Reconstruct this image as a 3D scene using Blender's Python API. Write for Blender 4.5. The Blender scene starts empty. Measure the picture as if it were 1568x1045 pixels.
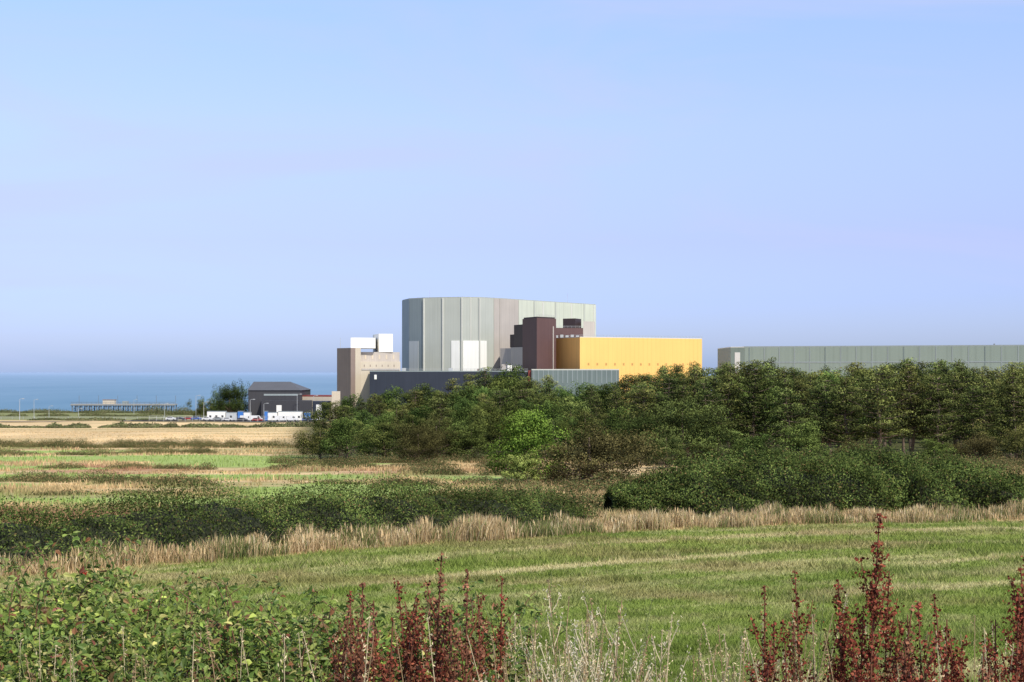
import bpy, math, numpy as np
from mathutils import Vector
rng=np.random.default_rng(7)
scene=bpy.context.scene
F=2178.0; EYE=30.0
# ---------------------------------------------------------------- noise
def _h(ix,iy,s):
    n=(ix.astype(np.int64)*374761393+iy.astype(np.int64)*668265263+s*974711)&0x7fffffff
    n=((n^(n>>13))*1274126177)&0x7fffffff
    n=(n^(n>>16))*1103515245&0x7fffffff
    return (n&0xffffff)/float(0xffffff)
def vn(x,y,s=0):
    x=np.asarray(x,float);y=np.asarray(y,float)
    ix=np.floor(x);iy=np.floor(y);fx=x-ix;fy=y-iy
    fx=fx*fx*(3-2*fx);fy=fy*fy*(3-2*fy)
    a=_h(ix,iy,s);b=_h(ix+1,iy,s);c=_h(ix,iy+1,s);d=_h(ix+1,iy+1,s)
    return (a*(1-fx)+b*fx)*(1-fy)+(c*(1-fx)+d*fx)*fy
def fbm(x,y,s=0,o=4):
    r=0;a=.5;t=0
    for i in range(o):
        r=r+a*vn(np.asarray(x)*2**i,np.asarray(y)*2**i,s+i*17);t+=a;a*=.5
    return r/t
def sstep(a,b,x):
    t=np.clip((x-a)/(b-a),0,1);return t*t*(3-2*t)
# ---------------------------------------------------------------- terrain
PY=np.array([-100,0,6,10,15,20,25,30,40,50,60,80,100,130,160,200,250,300,400,500,700,900,1000,1050,1100,1500,3000.])
PD=np.array([1.7,1.7,2.05,2.5,3.2,3.7,4.1,4.4,4.9,5.5,6.1,7.4,8.3,9.6,10.5,11.6,13,14,16.5,18.6,23,27,28.6,29.7,32,45,60.])
_g=np.linspace(-1,9,4000)
_yy=np.exp(_g);_dd=np.interp(_yy,PY,PD);_k=np.hanning(61);_k/=_k.sum()
_ds=np.convolve(np.pad(_dd,30,mode='edge'),_k,mode='valid')
def H(x,y):
    x=np.asarray(x,float);y=np.asarray(y,float)
    d=np.interp(np.log(np.maximum(y,.4)),_g,_ds)
    amp=np.clip(y/200.,0.02,1.)
    n=(fbm(x*.03,y*.03,5,3)-.5)*amp*.7+(fbm(x*.4,y*.4,9,2)-.5)*0.08
    fade=1-sstep(600,760,y)*.7
    return EYE-d+n*fade
def E(x):
    x=np.clip(x,-22,21.3);return 44+1.034*x-.0242*x*x
def px2x(px,Y): return (px-784.)/F*Y
def pz(py,Y): return EYE-(py-570.)/F*Y
C=lambda *a:np.array(a,float)
LAWN=C(.175,.235,.05);LAWN2=C(.25,.30,.075);STRAW=C(.52,.46,.24);TAN=C(.60,.445,.24);TAN2=C(.44,.33,.165)
PALEG=C(.29,.37,.11);OLIVE=C(.12,.14,.045);RED=C(.32,.16,.10)
GP=[(-25,80,15,8),(-58,185,50,13),(-30,172,14,16),(-30,128,22,9),(-12,98,8,16),(-65,150,22,11),(-2,125,5,6),(-90,215,42,10),(-16,78,7,7),(-50,108,16,6)]
def mixc(a,b,t): 
    t=np.asarray(t)[...,None];return a*(1-t)+b*t
def gcol(x,y):
    x=np.asarray(x,float);y=np.asarray(y,float)
    t=y-E(x)
    n1=fbm(x*.13+3+.25*t,t*.75,21,5);n2=fbm(x*.07+.05*t,t*.13,31,4);n3=fbm(x*1.7,y*1.7,41,3);n4=fbm(x*.5,y*.7,47,4)
    row=.5+.5*np.sin(t*1.9+9.*vn(x*.05,t*.13,3))
    c=mixc(LAWN,LAWN2,sstep(.3,.7,n2))
    c=mixc(c,LAWN*.78,sstep(.45,.75,n4)*.7)
    c=mixc(c,STRAW,np.clip(sstep(.49,.66,n1)*(.5+.5*row)*sstep(.38,.60,n2+.06)*1.,0,1)*.95)
    c=mixc(c,STRAW*.85,sstep(.56,.76,n3)*.35)
    c=mixc(c,C(.31,.24,.12),sstep(.50,.72,fbm(x*.2,y*.3,77,3))*.5)
    m2=fbm(x*.2,y*.35,61,4);m3=fbm(x*.05,y*.12,71,3)
    r=mixc(TAN2,TAN,sstep(.35,.65,m2))
    r=mixc(r,OLIVE*1.6,sstep(.48,.60,m3)*.7)
    r=mixc(r,RED*1.1,sstep(.60,.72,fbm(x*.04,y*.1,81,3))*.7)
    for (gx,gy,rx,ry) in GP:
        d=((x-gx)/rx)**2+((y-gy)/ry)**2+(m2-.5)*1.6
        r=mixc(r,PALEG*(0.85+.3*m2[...,None]),1-sstep(.75,1.1,d))
    far=sstep(252,262,y+(m2-.5)*20)
    f=mixc(TAN*1.15,TAN*.95,sstep(.4,.6,fbm(x*.03,y*.015,91,3)))
    f=mixc(f,C(.30,.26,.11),sstep(.58,.7,fbm(x*.02,y*.05,95,3))*.4)
    f=mixc(f,C(.20,.21,.09),sstep(600,680,y))
    f=mixc(f,C(.20,.18,.13),sstep(980,1030,y))
    r=mixc(r,f,far)
    wood=sstep(-8,4,x-px2x(470,y))*sstep(172,185,y)
    r=mixc(r,C(.07,.075,.03),wood*(1-sstep(500,600,y)))
    edge=sstep(-.6,.4,t+(n3-.5)*1.5)
    c=mixc(c,r,edge)
    verge=1-sstep(6,9,y)
    c=mixc(c,C(.12,.13,.05),verge)
    return np.clip(c,0,1)
# ---------------------------------------------------------------- materials
def newmat(name):
    m=bpy.data.materials.new(name);m.use_nodes=True;nt=m.node_tree;nt.nodes.clear();return m,nt
def N(nt,t,**k):
    n=nt.nodes.new(t)
    for a,b in k.items():
        if a in n.inputs: n.inputs[a].default_value=b
        else: setattr(n,a,b)
    return n
def mat_foliage(name,trans=.25,rough=.6,rand=0.0,spec=.2):
    m,nt=newmat(name);L=nt.links.new
    at=N(nt,'ShaderNodeAttribute',attribute_name='Col')
    out=at.outputs['Color']
    if rand:
        oi=N(nt,'ShaderNodeObjectInfo')
        hs=N(nt,'ShaderNodeHueSaturation')
        mr=N(nt,'ShaderNodeMapRange');mr.inputs['To Min'].default_value=1-rand;mr.inputs['To Max'].default_value=1+rand
        L(oi.outputs['Random'],mr.inputs['Value']);L(mr.outputs[0],hs.inputs['Value'])
        mt=N(nt,'ShaderNodeMath',operation='MULTIPLY');mt.inputs[1].default_value=7.31;L(oi.outputs['Random'],mt.inputs[0])
        fr=N(nt,'ShaderNodeMath',operation='FRACT');L(mt.outputs[0],fr.inputs[0])
        mr2=N(nt,'ShaderNodeMapRange');mr2.inputs['To Min'].default_value=.52;mr2.inputs['To Max'].default_value=.465
        L(fr.outputs[0],mr2.inputs['Value']);L(mr2.outputs[0],hs.inputs['Hue'])
        L(out,hs.inputs['Color']);out=hs.outputs[0]
    o=N(nt,'ShaderNodeOutputMaterial')
    if spec>0:
        b=N(nt,'ShaderNodeBsdfPrincipled',Roughness=rough);b.inputs['Specular IOR Level'].default_value=spec
        L(out,b.inputs['Base Color'])
    else:
        b=N(nt,'ShaderNodeBsdfDiffuse');L(out,b.inputs[0])
    if trans>0:
        tr=N(nt,'ShaderNodeBsdfTranslucent');L(out,tr.inputs[0])
        mx=N(nt,'ShaderNodeMixShader');mx.inputs[0].default_value=trans
        L(b.outputs[0],mx.inputs[1]);L(tr.outputs[0],mx.inputs[2]);L(mx.outputs[0],o.inputs[0])
    else: L(b.outputs[0],o.inputs[0])
    return m
M_fol=mat_foliage('foliage_leaf',.28,.5,0,.3)
M_hedge=mat_foliage('hedge_leaf',.10,.6,0,0)
M_tree=mat_foliage('tree_foliage',.06,.7,.38,0)
M_grass=mat_foliage('grass_blade',.25,.6,0,0)
M_seed=mat_foliage('dock_seed',0,.8,0,0)
def mat_simple(name,col,rough=.7,var=.12,scale=.3,rib=0,metal=0,spec=.3):
    m,nt=newmat(name);L=nt.links.new
    tc=N(nt,'ShaderNodeNewGeometry')
    no=N(nt,'ShaderNodeTexNoise',Scale=scale,Detail=5.0);L(tc.outputs['Position'],no.inputs['Vector'])
    mp=N(nt,'ShaderNodeMapping');mp.inputs['Scale'].default_value=(1,1,.04);L(tc.outputs['Position'],mp.inputs['Vector'])
    n2=N(nt,'ShaderNodeTexNoise',Scale=.9,Detail=4.0);L(mp.outputs[0],n2.inputs['Vector'])
    ad=N(nt,'ShaderNodeMath',operation='ADD');L(no.outputs[0],ad.inputs[0]);L(n2.outputs[0],ad.inputs[1])
    mr=N(nt,'ShaderNodeMapRange');mr.inputs['From Min'].default_value=.6;mr.inputs['From Max'].default_value=1.4
    mr.inputs['To Min'].default_value=1-var;mr.inputs['To Max'].default_value=1+var;L(ad.outputs[0],mr.inputs['Value'])
    vm=N(nt,'ShaderNodeVectorMath',operation='SCALE');vm.inputs[0].default_value=col[:3];L(mr.outputs[0],vm.inputs['Scale'])
    b=N(nt,'ShaderNodeBsdfPrincipled',Roughness=rough,Metallic=metal);b.inputs['Specular IOR Level'].default_value=spec
    out=vm.outputs[0]
    if rib:
        sp=N(nt,'ShaderNodeSeparateXYZ');L(tc.outputs['Position'],sp.inputs[0])
        mm=N(nt,'ShaderNodeMath',operation='MULTIPLY');mm.inputs[1].default_value=1/rib;L(sp.outputs[0],mm.inputs[0])
        fr=N(nt,'ShaderNodeMath',operation='FRACT');L(mm.outputs[0],fr.inputs[0])
        gt=N(nt,'ShaderNodeMath',operation='LESS_THAN');gt.inputs[1].default_value=.14;L(fr.outputs[0],gt.inputs[0])
        m3=N(nt,'ShaderNodeMapRange');m3.inputs['To Min'].default_value=1;m3.inputs['To Max'].default_value=.93;L(gt.outputs[0],m3.inputs['Value'])
        v2=N(nt,'ShaderNodeVectorMath',operation='SCALE');L(out,v2.inputs[0]);L(m3.outputs[0],v2.inputs['Scale']);out=v2.outputs[0]
    L(out,b.inputs['Base Color'])
    o=N(nt,'ShaderNodeOutputMaterial');L(b.outputs[0],o.inputs[0])
    return m
M_bark=mat_simple('bark',(.15,.11,.08),.9,.4,3)
M_core=mat_simple('hedge_dark_core',(.025,.03,.014),.95,.4,3)  # solid dark filler added inside the hedges against see-through
# ---------------------------------------------------------------- mesh builder
class MB:
    def __init__(s): s.v=[];s.f=[];s.c=[];s.n=0;
    def add(s,v,f,c,mi=0):
        v=np.asarray(v,float).reshape(-1,3);f=np.asarray(f,np.int64)
        c=np.asarray(c,float)
        if c.ndim==1:c=np.tile(c,(len(v),1))
        s.v.append(v);s.c.append(c);s.f.append((f+s.n,mi));s.n+=len(v)
    def build(s,name,mats,loc=(0,0,0),smooth=False,link=True):
        V=np.concatenate(s.v);Cc=np.concatenate(s.c)
        me=bpy.data.meshes.new(name);me.vertices.add(len(V));me.vertices.foreach_set('co',V.astype(np.float32).ravel())
        loops=np.concatenate([f.ravel() for f,_ in s.f])
        tot=np.concatenate([np.full(len(f),f.shape[1]) for f,_ in s.f]);mi=np.concatenate([np.full(len(f),m) for f,m in s.f])
        st=np.concatenate([[0],np.cumsum(tot)[:-1]])
        me.loops.add(len(loops));me.loops.foreach_set('vertex_index',loops.astype(np.int32))
        me.polygons.add(len(tot));me.polygons.foreach_set('loop_start',st.astype(np.int32))
        me.polygons.foreach_set('material_index',mi.astype(np.int32))
        me.polygons.foreach_set('use_smooth',np.full(len(tot),smooth))
        for m in mats: me.materials.append(m)
        a=me.color_attributes.new('Col','FLOAT_COLOR','POINT')
        rgba=np.ones((len(V),4),np.float32);rgba[:,:3]=Cc;a.data.foreach_set('color',rgba.ravel())
        me.update(calc_edges=True)
        if not link: return me
        ob=bpy.data.objects.new(name,me);ob.location=loc;scene.collection.objects.link(ob);return ob
def nrmz(v): return v/np.maximum(np.linalg.norm(v,axis=1,keepdims=True),1e-6)
def runit(n): return nrmz(rng.normal(size=(n,3)))
def leaves(mb,P,size,col,aspect=.6,up=0.0,mi=0,nrm=None,jit=.75):
    n=len(P)
    if nrm is None:
        u=runit(n);u[:,2]+=up*rng.random(n);u=nrmz(u);w=nrmz(np.cross(u,runit(n)))
    else:
        nn=nrmz(nrm+jit*runit(n));u=nrmz(np.cross(nn,runit(n)));w=np.cross(nn,u)
    s=np.broadcast_to(np.asarray(size,float),(n,))[:,None]*(.7+.6*rng.random((n,1)))
    V=np.stack([P-u*s/2,P+w*s*aspect/2,P+u*s/2,P-w*s*aspect/2],1)
    mb.add(V.reshape(-1,3),np.arange(n*4).reshape(n,4),np.repeat(np.broadcast_to(col,(n,3)),4,0),mi)
def leaves6(mb,P,size,col):
    n=len(P);u=runit(n);u[:,2]*=.6;u=nrmz(u)
    up=runit(n)*.9+np.array([0,-.25,1.]);w=nrmz(np.cross(u,up));nn=np.cross(w,u)
    s=(np.asarray(size)*(.5+.8*rng.random(n)))[:,None]
    b=P;t=P+u*s-nn*s*.16
    l1=P+u*s*.25+w*s*.26+nn*s*.1;l2=P+u*s*.62+w*s*.20+nn*s*.07
    r1=P+u*s*.25-w*s*.26+nn*s*.1;r2=P+u*s*.62-w*s*.20+nn*s*.07
    V=np.stack([b,l1,l2,t,r2,r1],1);i=np.arange(n)[:,None]*6
    f=np.concatenate([i+np.array([[0,1,2,3]]),i+np.array([[0,3,4,5]])])
    mb.add(V.reshape(-1,3),f,np.repeat(np.broadcast_to(col,(n,3)),6,0))
def blades(mb,P,h,w,col,lean=.35,tipcol=None):
    n=len(P);a=rng.random(n)*2*np.pi;d=np.stack([np.cos(a),np.sin(a),0*a],1)
    a2=rng.random(n)*2*np.pi;wd=np.stack([np.cos(a2),np.sin(a2),0*a2],1)
    h=np.broadcast_to(h,(n,))[:,None]*(.6+.7*rng.random((n,1)));w=np.broadcast_to(w,(n,))[:,None]
    ln=lean*rng.random((n,1))*h
    up=np.array([0,0,1.])
    m=P+up*h*.55+d*ln*.35;t=P+up*h+d*ln
    V=np.stack([P-wd*w/2,P+wd*w/2,m+wd*w*.4,m-wd*w*.4,t],1);i=np.arange(n)[:,None]*5
    cc=np.broadcast_to(col,(n,3));
    if tipcol is None: CC=np.repeat(cc,5,0)
    else:
        tp=np.broadcast_to(tipcol,(n,3));CC=np.stack([cc*.75,cc*.75,cc,cc,tp],1).reshape(-1,3)
    k=mb.n
    mb.add(V.reshape(-1,3),i+np.array([[0,1,2,3]]),CC)
    mb.f.append((i+np.array([[3,2,4]])+k,0))
def tube(mb,pts,rad,col,sides=6,mi=0):
    pts=np.asarray(pts,float);n=len(pts);rad=np.broadcast_to(rad,(n,))
    t=np.gradient(pts,axis=0);t=nrmz(t)
    ref=np.array([1,0,0.]) if abs(t[0,0])<.8 else np.array([0,1.,0])
    u=nrmz(np.cross(t,ref));w=np.cross(t,u)
    an=np.arange(sides)*2*np.pi/sides
    V=pts[:,None]+rad[:,None,None]*(np.cos(an)[None,:,None]*u[:,None]+np.sin(an)[None,:,None]*w[:,None])
    f=[]
    for i in range(n-1):
        for j in range(sides):
            f.append([i*sides+j,i*sides+(j+1)%sides,(i+1)*sides+(j+1)%sides,(i+1)*sides+j])
    mb.add(V.reshape(-1,3),f,col,mi)
def pal(P,cols,n):
    idx=rng.choice(len(cols),n,p=P);return np.array(cols)[idx]*(.7+.6*rng.random((n,1)))
# ---------------------------------------------------------------- ground sheet
def ground():
    xs=np.sinh(np.linspace(-1,1,640)*math.asinh(2500/6.))*6.
    ys=np.concatenate([np.linspace(-2500,-60,12),np.linspace(-50,4.6,30),np.geomspace(5,1500,800),[2000,3000]])
    X,Y=np.meshgrid(xs,ys);Z=H(X,Y);c=gcol(X,Y).reshape(-1,3)
    nx=len(xs);ny=len(ys);i=np.arange(nx-1)[None]+np.arange(ny-1)[:,None]*nx
    f=np.stack([i,i+1,i+nx+1,i+nx],-1).reshape(-1,4)
    m,nt=newmat('ground_turf');L=nt.links.new
    at=N(nt,'ShaderNodeAttribute',attribute_name='Col');ge=N(nt,'ShaderNodeNewGeometry')
    n1=N(nt,'ShaderNodeTexNoise',Scale=2.5,Detail=8.0,Roughness=.7);L(ge.outputs['Position'],n1.inputs['Vector'])
    mr=N(nt,'ShaderNodeMapRange');mr.inputs['From Min'].default_value=.3;mr.inputs['From Max'].default_value=.7;mr.inputs['To Min'].default_value=.75;mr.inputs['To Max'].default_value=1.25
    L(n1.outputs[0],mr.inputs['Value'])
    vm=N(nt,'ShaderNodeVectorMath',operation='SCALE');L(at.outputs['Color'],vm.inputs[0]);L(mr.outputs[0],vm.inputs['Scale'])
    b=N(nt,'ShaderNodeBsdfPrincipled',Roughness=.95);b.inputs['Specular IOR Level'].default_value=.05
    L(vm.outputs[0],b.inputs['Base Color'])
    bp=N(nt,'ShaderNodeBump',Strength=.25,Distance=.1);L(n1.outputs[0],bp.inputs['Height']);L(bp.outputs[0],b.inputs['Normal'])
    o=N(nt,'ShaderNodeOutputMaterial');L(b.outputs[0],o.inputs[0])
    mb=MB();mb.add(np.stack([X,Y,Z],-1).reshape(-1,3),f,c);mb.build('ground',[m],smooth=True)
ground()
# ---------------------------------------------------------------- sea
def sea():
    ys=np.concatenate([np.geomspace(900,90000,60)]);
    xs=np.sinh(np.linspace(-1,1,60)*5)*900.
    X,Y=np.meshgrid(xs,ys);nx=len(xs);ny=len(ys);i=np.arange(nx-1)[None]+np.arange(ny-1)[:,None]*nx
    f=np.stack([i,i+1,i+nx+1,i+nx],-1).reshape(-1,4)
    m,nt=newmat('sea_water');L=nt.links.new
    ge=N(nt,'ShaderNodeNewGeometry')
    mp=N(nt,'ShaderNodeMapping');mp.inputs['Scale'].default_value=(.004,.0015,1);L(ge.outputs['Position'],mp.inputs['Vector'])
    n0=N(nt,'ShaderNodeTexNoise',Scale=1.0,Detail=6.0,Roughness=.6);L(mp.outputs[0],n0.inputs['Vector'])
    sp=N(nt,'ShaderNodeSeparateXYZ');L(ge.outputs['Position'],sp.inputs[0])
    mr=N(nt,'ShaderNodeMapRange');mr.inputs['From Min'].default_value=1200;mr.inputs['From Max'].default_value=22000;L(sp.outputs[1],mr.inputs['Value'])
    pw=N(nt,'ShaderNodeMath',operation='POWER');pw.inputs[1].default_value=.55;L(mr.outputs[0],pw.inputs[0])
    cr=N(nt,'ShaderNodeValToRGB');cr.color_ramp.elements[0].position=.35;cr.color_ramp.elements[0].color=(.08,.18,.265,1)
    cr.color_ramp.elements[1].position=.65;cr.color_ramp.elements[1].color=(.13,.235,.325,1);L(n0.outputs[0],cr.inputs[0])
    mx=N(nt,'ShaderNodeMix',data_type='RGBA');L(pw.outputs[0],mx.inputs[0]);L(cr.outputs[0],mx.inputs[6]);mx.inputs[7].default_value=(.25,.35,.50,1)  # distance haze painted into the water colour, paler toward the horizon
    b=N(nt,'ShaderNodeBsdfPrincipled',Roughness=.5);b.inputs['Specular IOR Level'].default_value=.25
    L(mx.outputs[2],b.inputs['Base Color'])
    n1=N(nt,'ShaderNodeTexNoise',Scale=.15,Detail=6.0);L(ge.outputs['Position'],n1.inputs['Vector'])
    bp=N(nt,'ShaderNodeBump',Strength=.5,Distance=1.);L(n1.outputs[0],bp.inputs['Height']);L(bp.outputs[0],b.inputs['Normal'])
    o=N(nt,'ShaderNodeOutputMaterial');L(b.outputs[0],o.inputs[0])
    mb=MB();mb.add(np.stack([X,Y,0*X],-1).reshape(-1,3),f,C(0,0,0));mb.build('sea',[m],smooth=True)
sea()
# ---------------------------------------------------------------- lawn
def lawn():
    n=520000;y=np.exp(rng.uniform(np.log(8.5),np.log(58),n));x=rng.uniform(-.42,.42,n)*y
    k=(y<E(x)+.3);x=x[k];y=y[k];P=np.stack([x,y,H(x,y)-.01],1)
    c=gcol(x,y)*(.6+.75*rng.random((len(x),1)))
    s=np.clip(y/18.,.7,2.2);mb=MB()
    n=len(x);P0=P;a=rng.random(n)*6.283;w=.008*s
    h=.05*(.5+rng.random(n))*np.sqrt(s)*(1+.8*(vn(x*.8,y*.8,8)>.62))
    wd=np.stack([np.cos(a)*w,np.sin(a)*w,0*a],1);a=rng.random(n)*6.283
    tip=P0+np.stack([np.cos(a)*h*.7,np.sin(a)*h*.7,h],1)
    V=np.stack([P0-wd,P0+wd,tip],1).reshape(-1,3)
    mb.add(V,np.arange(3*n).reshape(n,3),np.repeat(c,3,0));mb.build('mown_grass',[M_grass])
lawn()
def strip():
    mb=MB();n=110000
    x=rng.uniform(-26,34,n);t=rng.beta(1.4,2.0,n)*4.2-.2+1.8*(fbm(x*.6,0*x,4,2)-.5)
    y=E(x)+t;k=y>6;x=x[k];y=y[k]
    cl=vn(x*1.9,y*1.7,14);k=rng.random(len(x))<.12+1.1*cl;x=x[k];y=y[k];cl=cl[k];n=len(x)
    gr=fbm(x*.5,y*.6,23,3)>.56
    h=.52*(.25+1.05*cl)*(0.35+1.15*fbm(x*.6,y*.3,19,3));P=np.stack([x,y,H(x,y)-.02],1)
    c=pal([.30,.3,.14,.12,.14],[(.60,.46,.26),(.50,.37,.20),(.70,.58,.37),(.36,.25,.14),(.20,.22,.08)],n)
    g=gr&(rng.random(n)<.6);c[g]=pal([.6,.4],[(.13,.17,.05),(.22,.23,.09)],int(g.sum()))
    blades(mb,P,h,.015+.012*rng.random(n),c*.92,.6,tipcol=c*1.12)
    k=(rng.random(n)<.10)&~g;Q=P[k]+np.stack([0*h[k],0*h[k],h[k]*1.05],1)
    blades(mb,Q-np.array([0,0,.12]),.2,.035,c[k]*1.1,.3)
    mb.build('dry_grass_verge',[M_grass])
strip()
def meadow():
    mb=MB();n=300000
    y=np.exp(rng.uniform(np.log(46),np.log(430),n));x=rng.uniform(-.42,.42,n)*y
    c=gcol(x,y);tan=(c[:,0]>c[:,1]*1.12)
    k=(y>E(x)+3.2)&(tan|(rng.random(n)<.22))&(fbm(x*.15,y*.15,8,3)>.40)&~((x>px2x(480,y))&(y>185));x=x[k];y=y[k];c=c[k];n=len(x)
    h=.42*(.35+1.0*vn(x*.25,y*.25,33))*np.where(y>255,.4,1);P=np.stack([x,y,H(x,y)-.03],1)
    c=c*(.65+.75*rng.random((n,1)))
    blades(mb,P,h,.0005*y+.02,c,.5);mb.build('meadow_grass',[M_grass])
meadow()
# ---------------------------------------------------------------- hedges
def hedge(name,xf,yf,hf,wf,s0,s1,leaf,n,P,cols,shoot=.15,lumpf=.9):
    mb=MB();s=rng.uniform(s0,s1,n);th=rng.uniform(-.15,np.pi*.75,n)
    def pos(s,th,r):
        x0=xf(s);y0=yf(s);e=.01;dx=xf(s+e)-xf(s-e);dy=yf(s+e)-yf(s-e);l=np.hypot(dx,dy);nx=dy/l;ny=-dx/l
        lump=.50+1.0*fbm(x0*lumpf+th*.8,y0*.4+th,44,4)
        w=wf(s)*lump;h=hf(s)*lump
        x=x0+nx*w*np.cos(th)*r;y=y0+ny*w*np.cos(th)*r
        return np.stack([x,y,H(x,y)+h*np.sign(np.sin(th))*np.abs(np.sin(th))**.75*r],-1)
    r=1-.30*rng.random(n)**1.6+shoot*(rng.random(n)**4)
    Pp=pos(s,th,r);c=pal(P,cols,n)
    pn=fbm(Pp[:,0]*1.3,Pp[:,1]*.9+Pp[:,2]*1.8,55,3);c=c*(.15+1.6*pn)[:,None]*(.5+.5*np.clip((r-.7)/.3,0,1))[:,None]  # leaves deeper in the hedge get darker colours: interior shade painted in
    q=fbm(Pp[:,0]*2.2,Pp[:,2]*2.5+Pp[:,1],58,3)-.5
    nr=np.stack([q*6,-np.cos(th)+0*q,np.sin(th)+q*3],1)
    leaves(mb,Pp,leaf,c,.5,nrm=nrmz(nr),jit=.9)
    m=int((s1-s0)*16);s2=rng.uniform(s0,s1,m);t2=rng.uniform(.5,np.pi*.7,m);B=pos(s2,t2,np.full(m,.92))
    hh=rng.random(m)**2*.28*hf(s2)+.05
    q=rng.random((m,16));S=B[:,None]+np.stack([rng.normal(0,.035,(m,16)),rng.normal(0,.035,(m,16)),q*hh[:,None]],-1)
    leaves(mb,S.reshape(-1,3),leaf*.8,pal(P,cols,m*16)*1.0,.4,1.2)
    S,T=np.meshgrid(np.linspace(s0,s1,int((s1-s0)/.3)),np.linspace(-.15,np.pi+.15,22))
    V=pos(S.ravel(),T.ravel(),np.full(S.size,.74));nx=S.shape[1];ny=S.shape[0]
    i=np.arange(nx-1)[None]+np.arange(ny-1)[:,None]*nx
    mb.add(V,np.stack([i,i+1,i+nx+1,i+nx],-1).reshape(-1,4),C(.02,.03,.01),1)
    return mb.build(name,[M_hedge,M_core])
GREENS=[(.07,.105,.03),(.105,.145,.038),(.155,.19,.05),(.17,.125,.055),(.042,.06,.022)]
hedge('field_hedge',lambda s:s,lambda s:E(s)+4.3+.25*np.sin(s*.7),lambda s:np.interp(s,[-26,-16,-8,-2,0,3],[1.15,1.3,1.6,1.55,1.3,.6]),
      lambda s:1.2+0*s,-25,2.2,.07,105000,[.34,.32,.16,.06,.12],GREENS,.3,lumpf=1.3)
hedge('thicket_hedge',lambda s:s,lambda s:61+.25*(s-12)+.5*np.sin(s*.5),lambda s:np.interp(s,[3.8,7,10,16,20,22,25,34],[.9,1.9,2.45,2.6,2.3,1.5,1.1,1.3]),
      lambda s:np.interp(s,[4,9,20,24],[1.2,3.,3.,1.8]),4.0,34,.10,140000,[.34,.34,.16,.04,.12],GREENS,.2,lumpf=.7)
# scrub patches
def scrub(name,items,cols,P,leaf):
    mb=MB()
    for (x,y,w,d,h) in items:
        n=int(min(2400,max(120,230*w*d/(leaf*8)**1.2)))
        u=runit(n);u[:,2]=np.abs(u[:,2]);r=.25+.85*rng.random((n,1))**.6
        p=u*r*np.array([w/2,d/2,h]);p[:,0]+=x;p[:,1]+=y
        lump=.35+1.2*fbm(p[:,0]*1.6,p[:,1]*1.6,66,2);p[:,2]=H(p[:,0],p[:,1])-.05+p[:,2]*lump
        leaves(mb,p,leaf,pal(P,cols,n)*rng.uniform(.75,1.25),.5,nrm=u,jit=.9)
    return mb.build(name,[M_hedge])
def line(x0,y0,x1,y1,step,w,h,jit=.5,dens=1.):
    L=math.hypot(x1-x0,y1-y0);o=[]
    for k in range(int(L/step)):
        if rng.random()>dens: continue
        t=(k+rng.random())*step/L;o.append((x0+(x1-x0)*t+rng.normal()*jit,y0+(y1-y0)*t+rng.normal()*jit,w*rng.uniform(.8,2.2),w*rng.uniform(.6,1.2),h*rng.uniform(.4,1.2)))
    return o
SC=[(.10,.12,.045),(.17,.14,.06),(.07,.095,.033),(.26,.18,.09)]
it=[]
it+=line(-112,238,-38,242,1.5,4,1.5,1.0,.99)+line(-110,254,-40,258,3,4,.8,2,.6)
it+=line(-40,118,-22,106,1.5,2.8,.8,.6,.95)+line(-52,152,-20,150,2.5,3,.6,2,.6)+line(-75,202,-36,205,1.8,3.5,1.0,1.2,.85)
it+=line(-30,92,-18,96,1.6,2.,.5,.6,.7)+line(-24,160,8,150,1.5,3,.9,2,.9)+line(-10,140,5,128,1.6,2.5,.9,1.5,.8)
it+=line(-5,62,6,66,.7,1.7,.8,1.2,.95)+line(-4,70,8,76,.9,2.2,1.0,1.,.9)+line(4,95,12,100,1.0,2.4,1.2,1,.95)
it+=line(10,98,50,118,1.7,2.8,1.0,3,.8)+line(24,76,40,84,1.5,2,.8,2,.8)+line(-6,84,4,92,1.1,2,.8,1.5,.9)
it+=line(-16,112,4,108,1.6,2.2,.7,2,.8)+line(8,120,60,150,1.6,3,1.0,3,.9)+line(-6,53,5,60,.7,1.5,.65,.8,.9)+line(-8,104,6,116,1.5,2,.7,3,.9)+line(24,130,70,165,2,3,1.2,3,.9)
it+=line(-28,172,30,168,1.5,3.2,1.1,2,.95)+line(30,160,75,158,2,3.2,1.1,2,.9)
scrub('scrub',it,SC,[.35,.25,.2,.2],.13)
scrub('coastal_scrub',line(-190,446,-60,458,4,6,1.5,2,.85)+line(-270,640,-140,610,5,9,1.2,4,.6)+line(-420,1000,-140,960,8,16,2.2,8,.7)+line(-330,820,-190,800,7,13,1.6,8,.6)+line(-225,900,-170,880,6,14,6,6,.9),
      [(.10,.12,.05),(.16,.17,.075),(.20,.17,.10)],[.4,.4,.2],.6)
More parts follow.
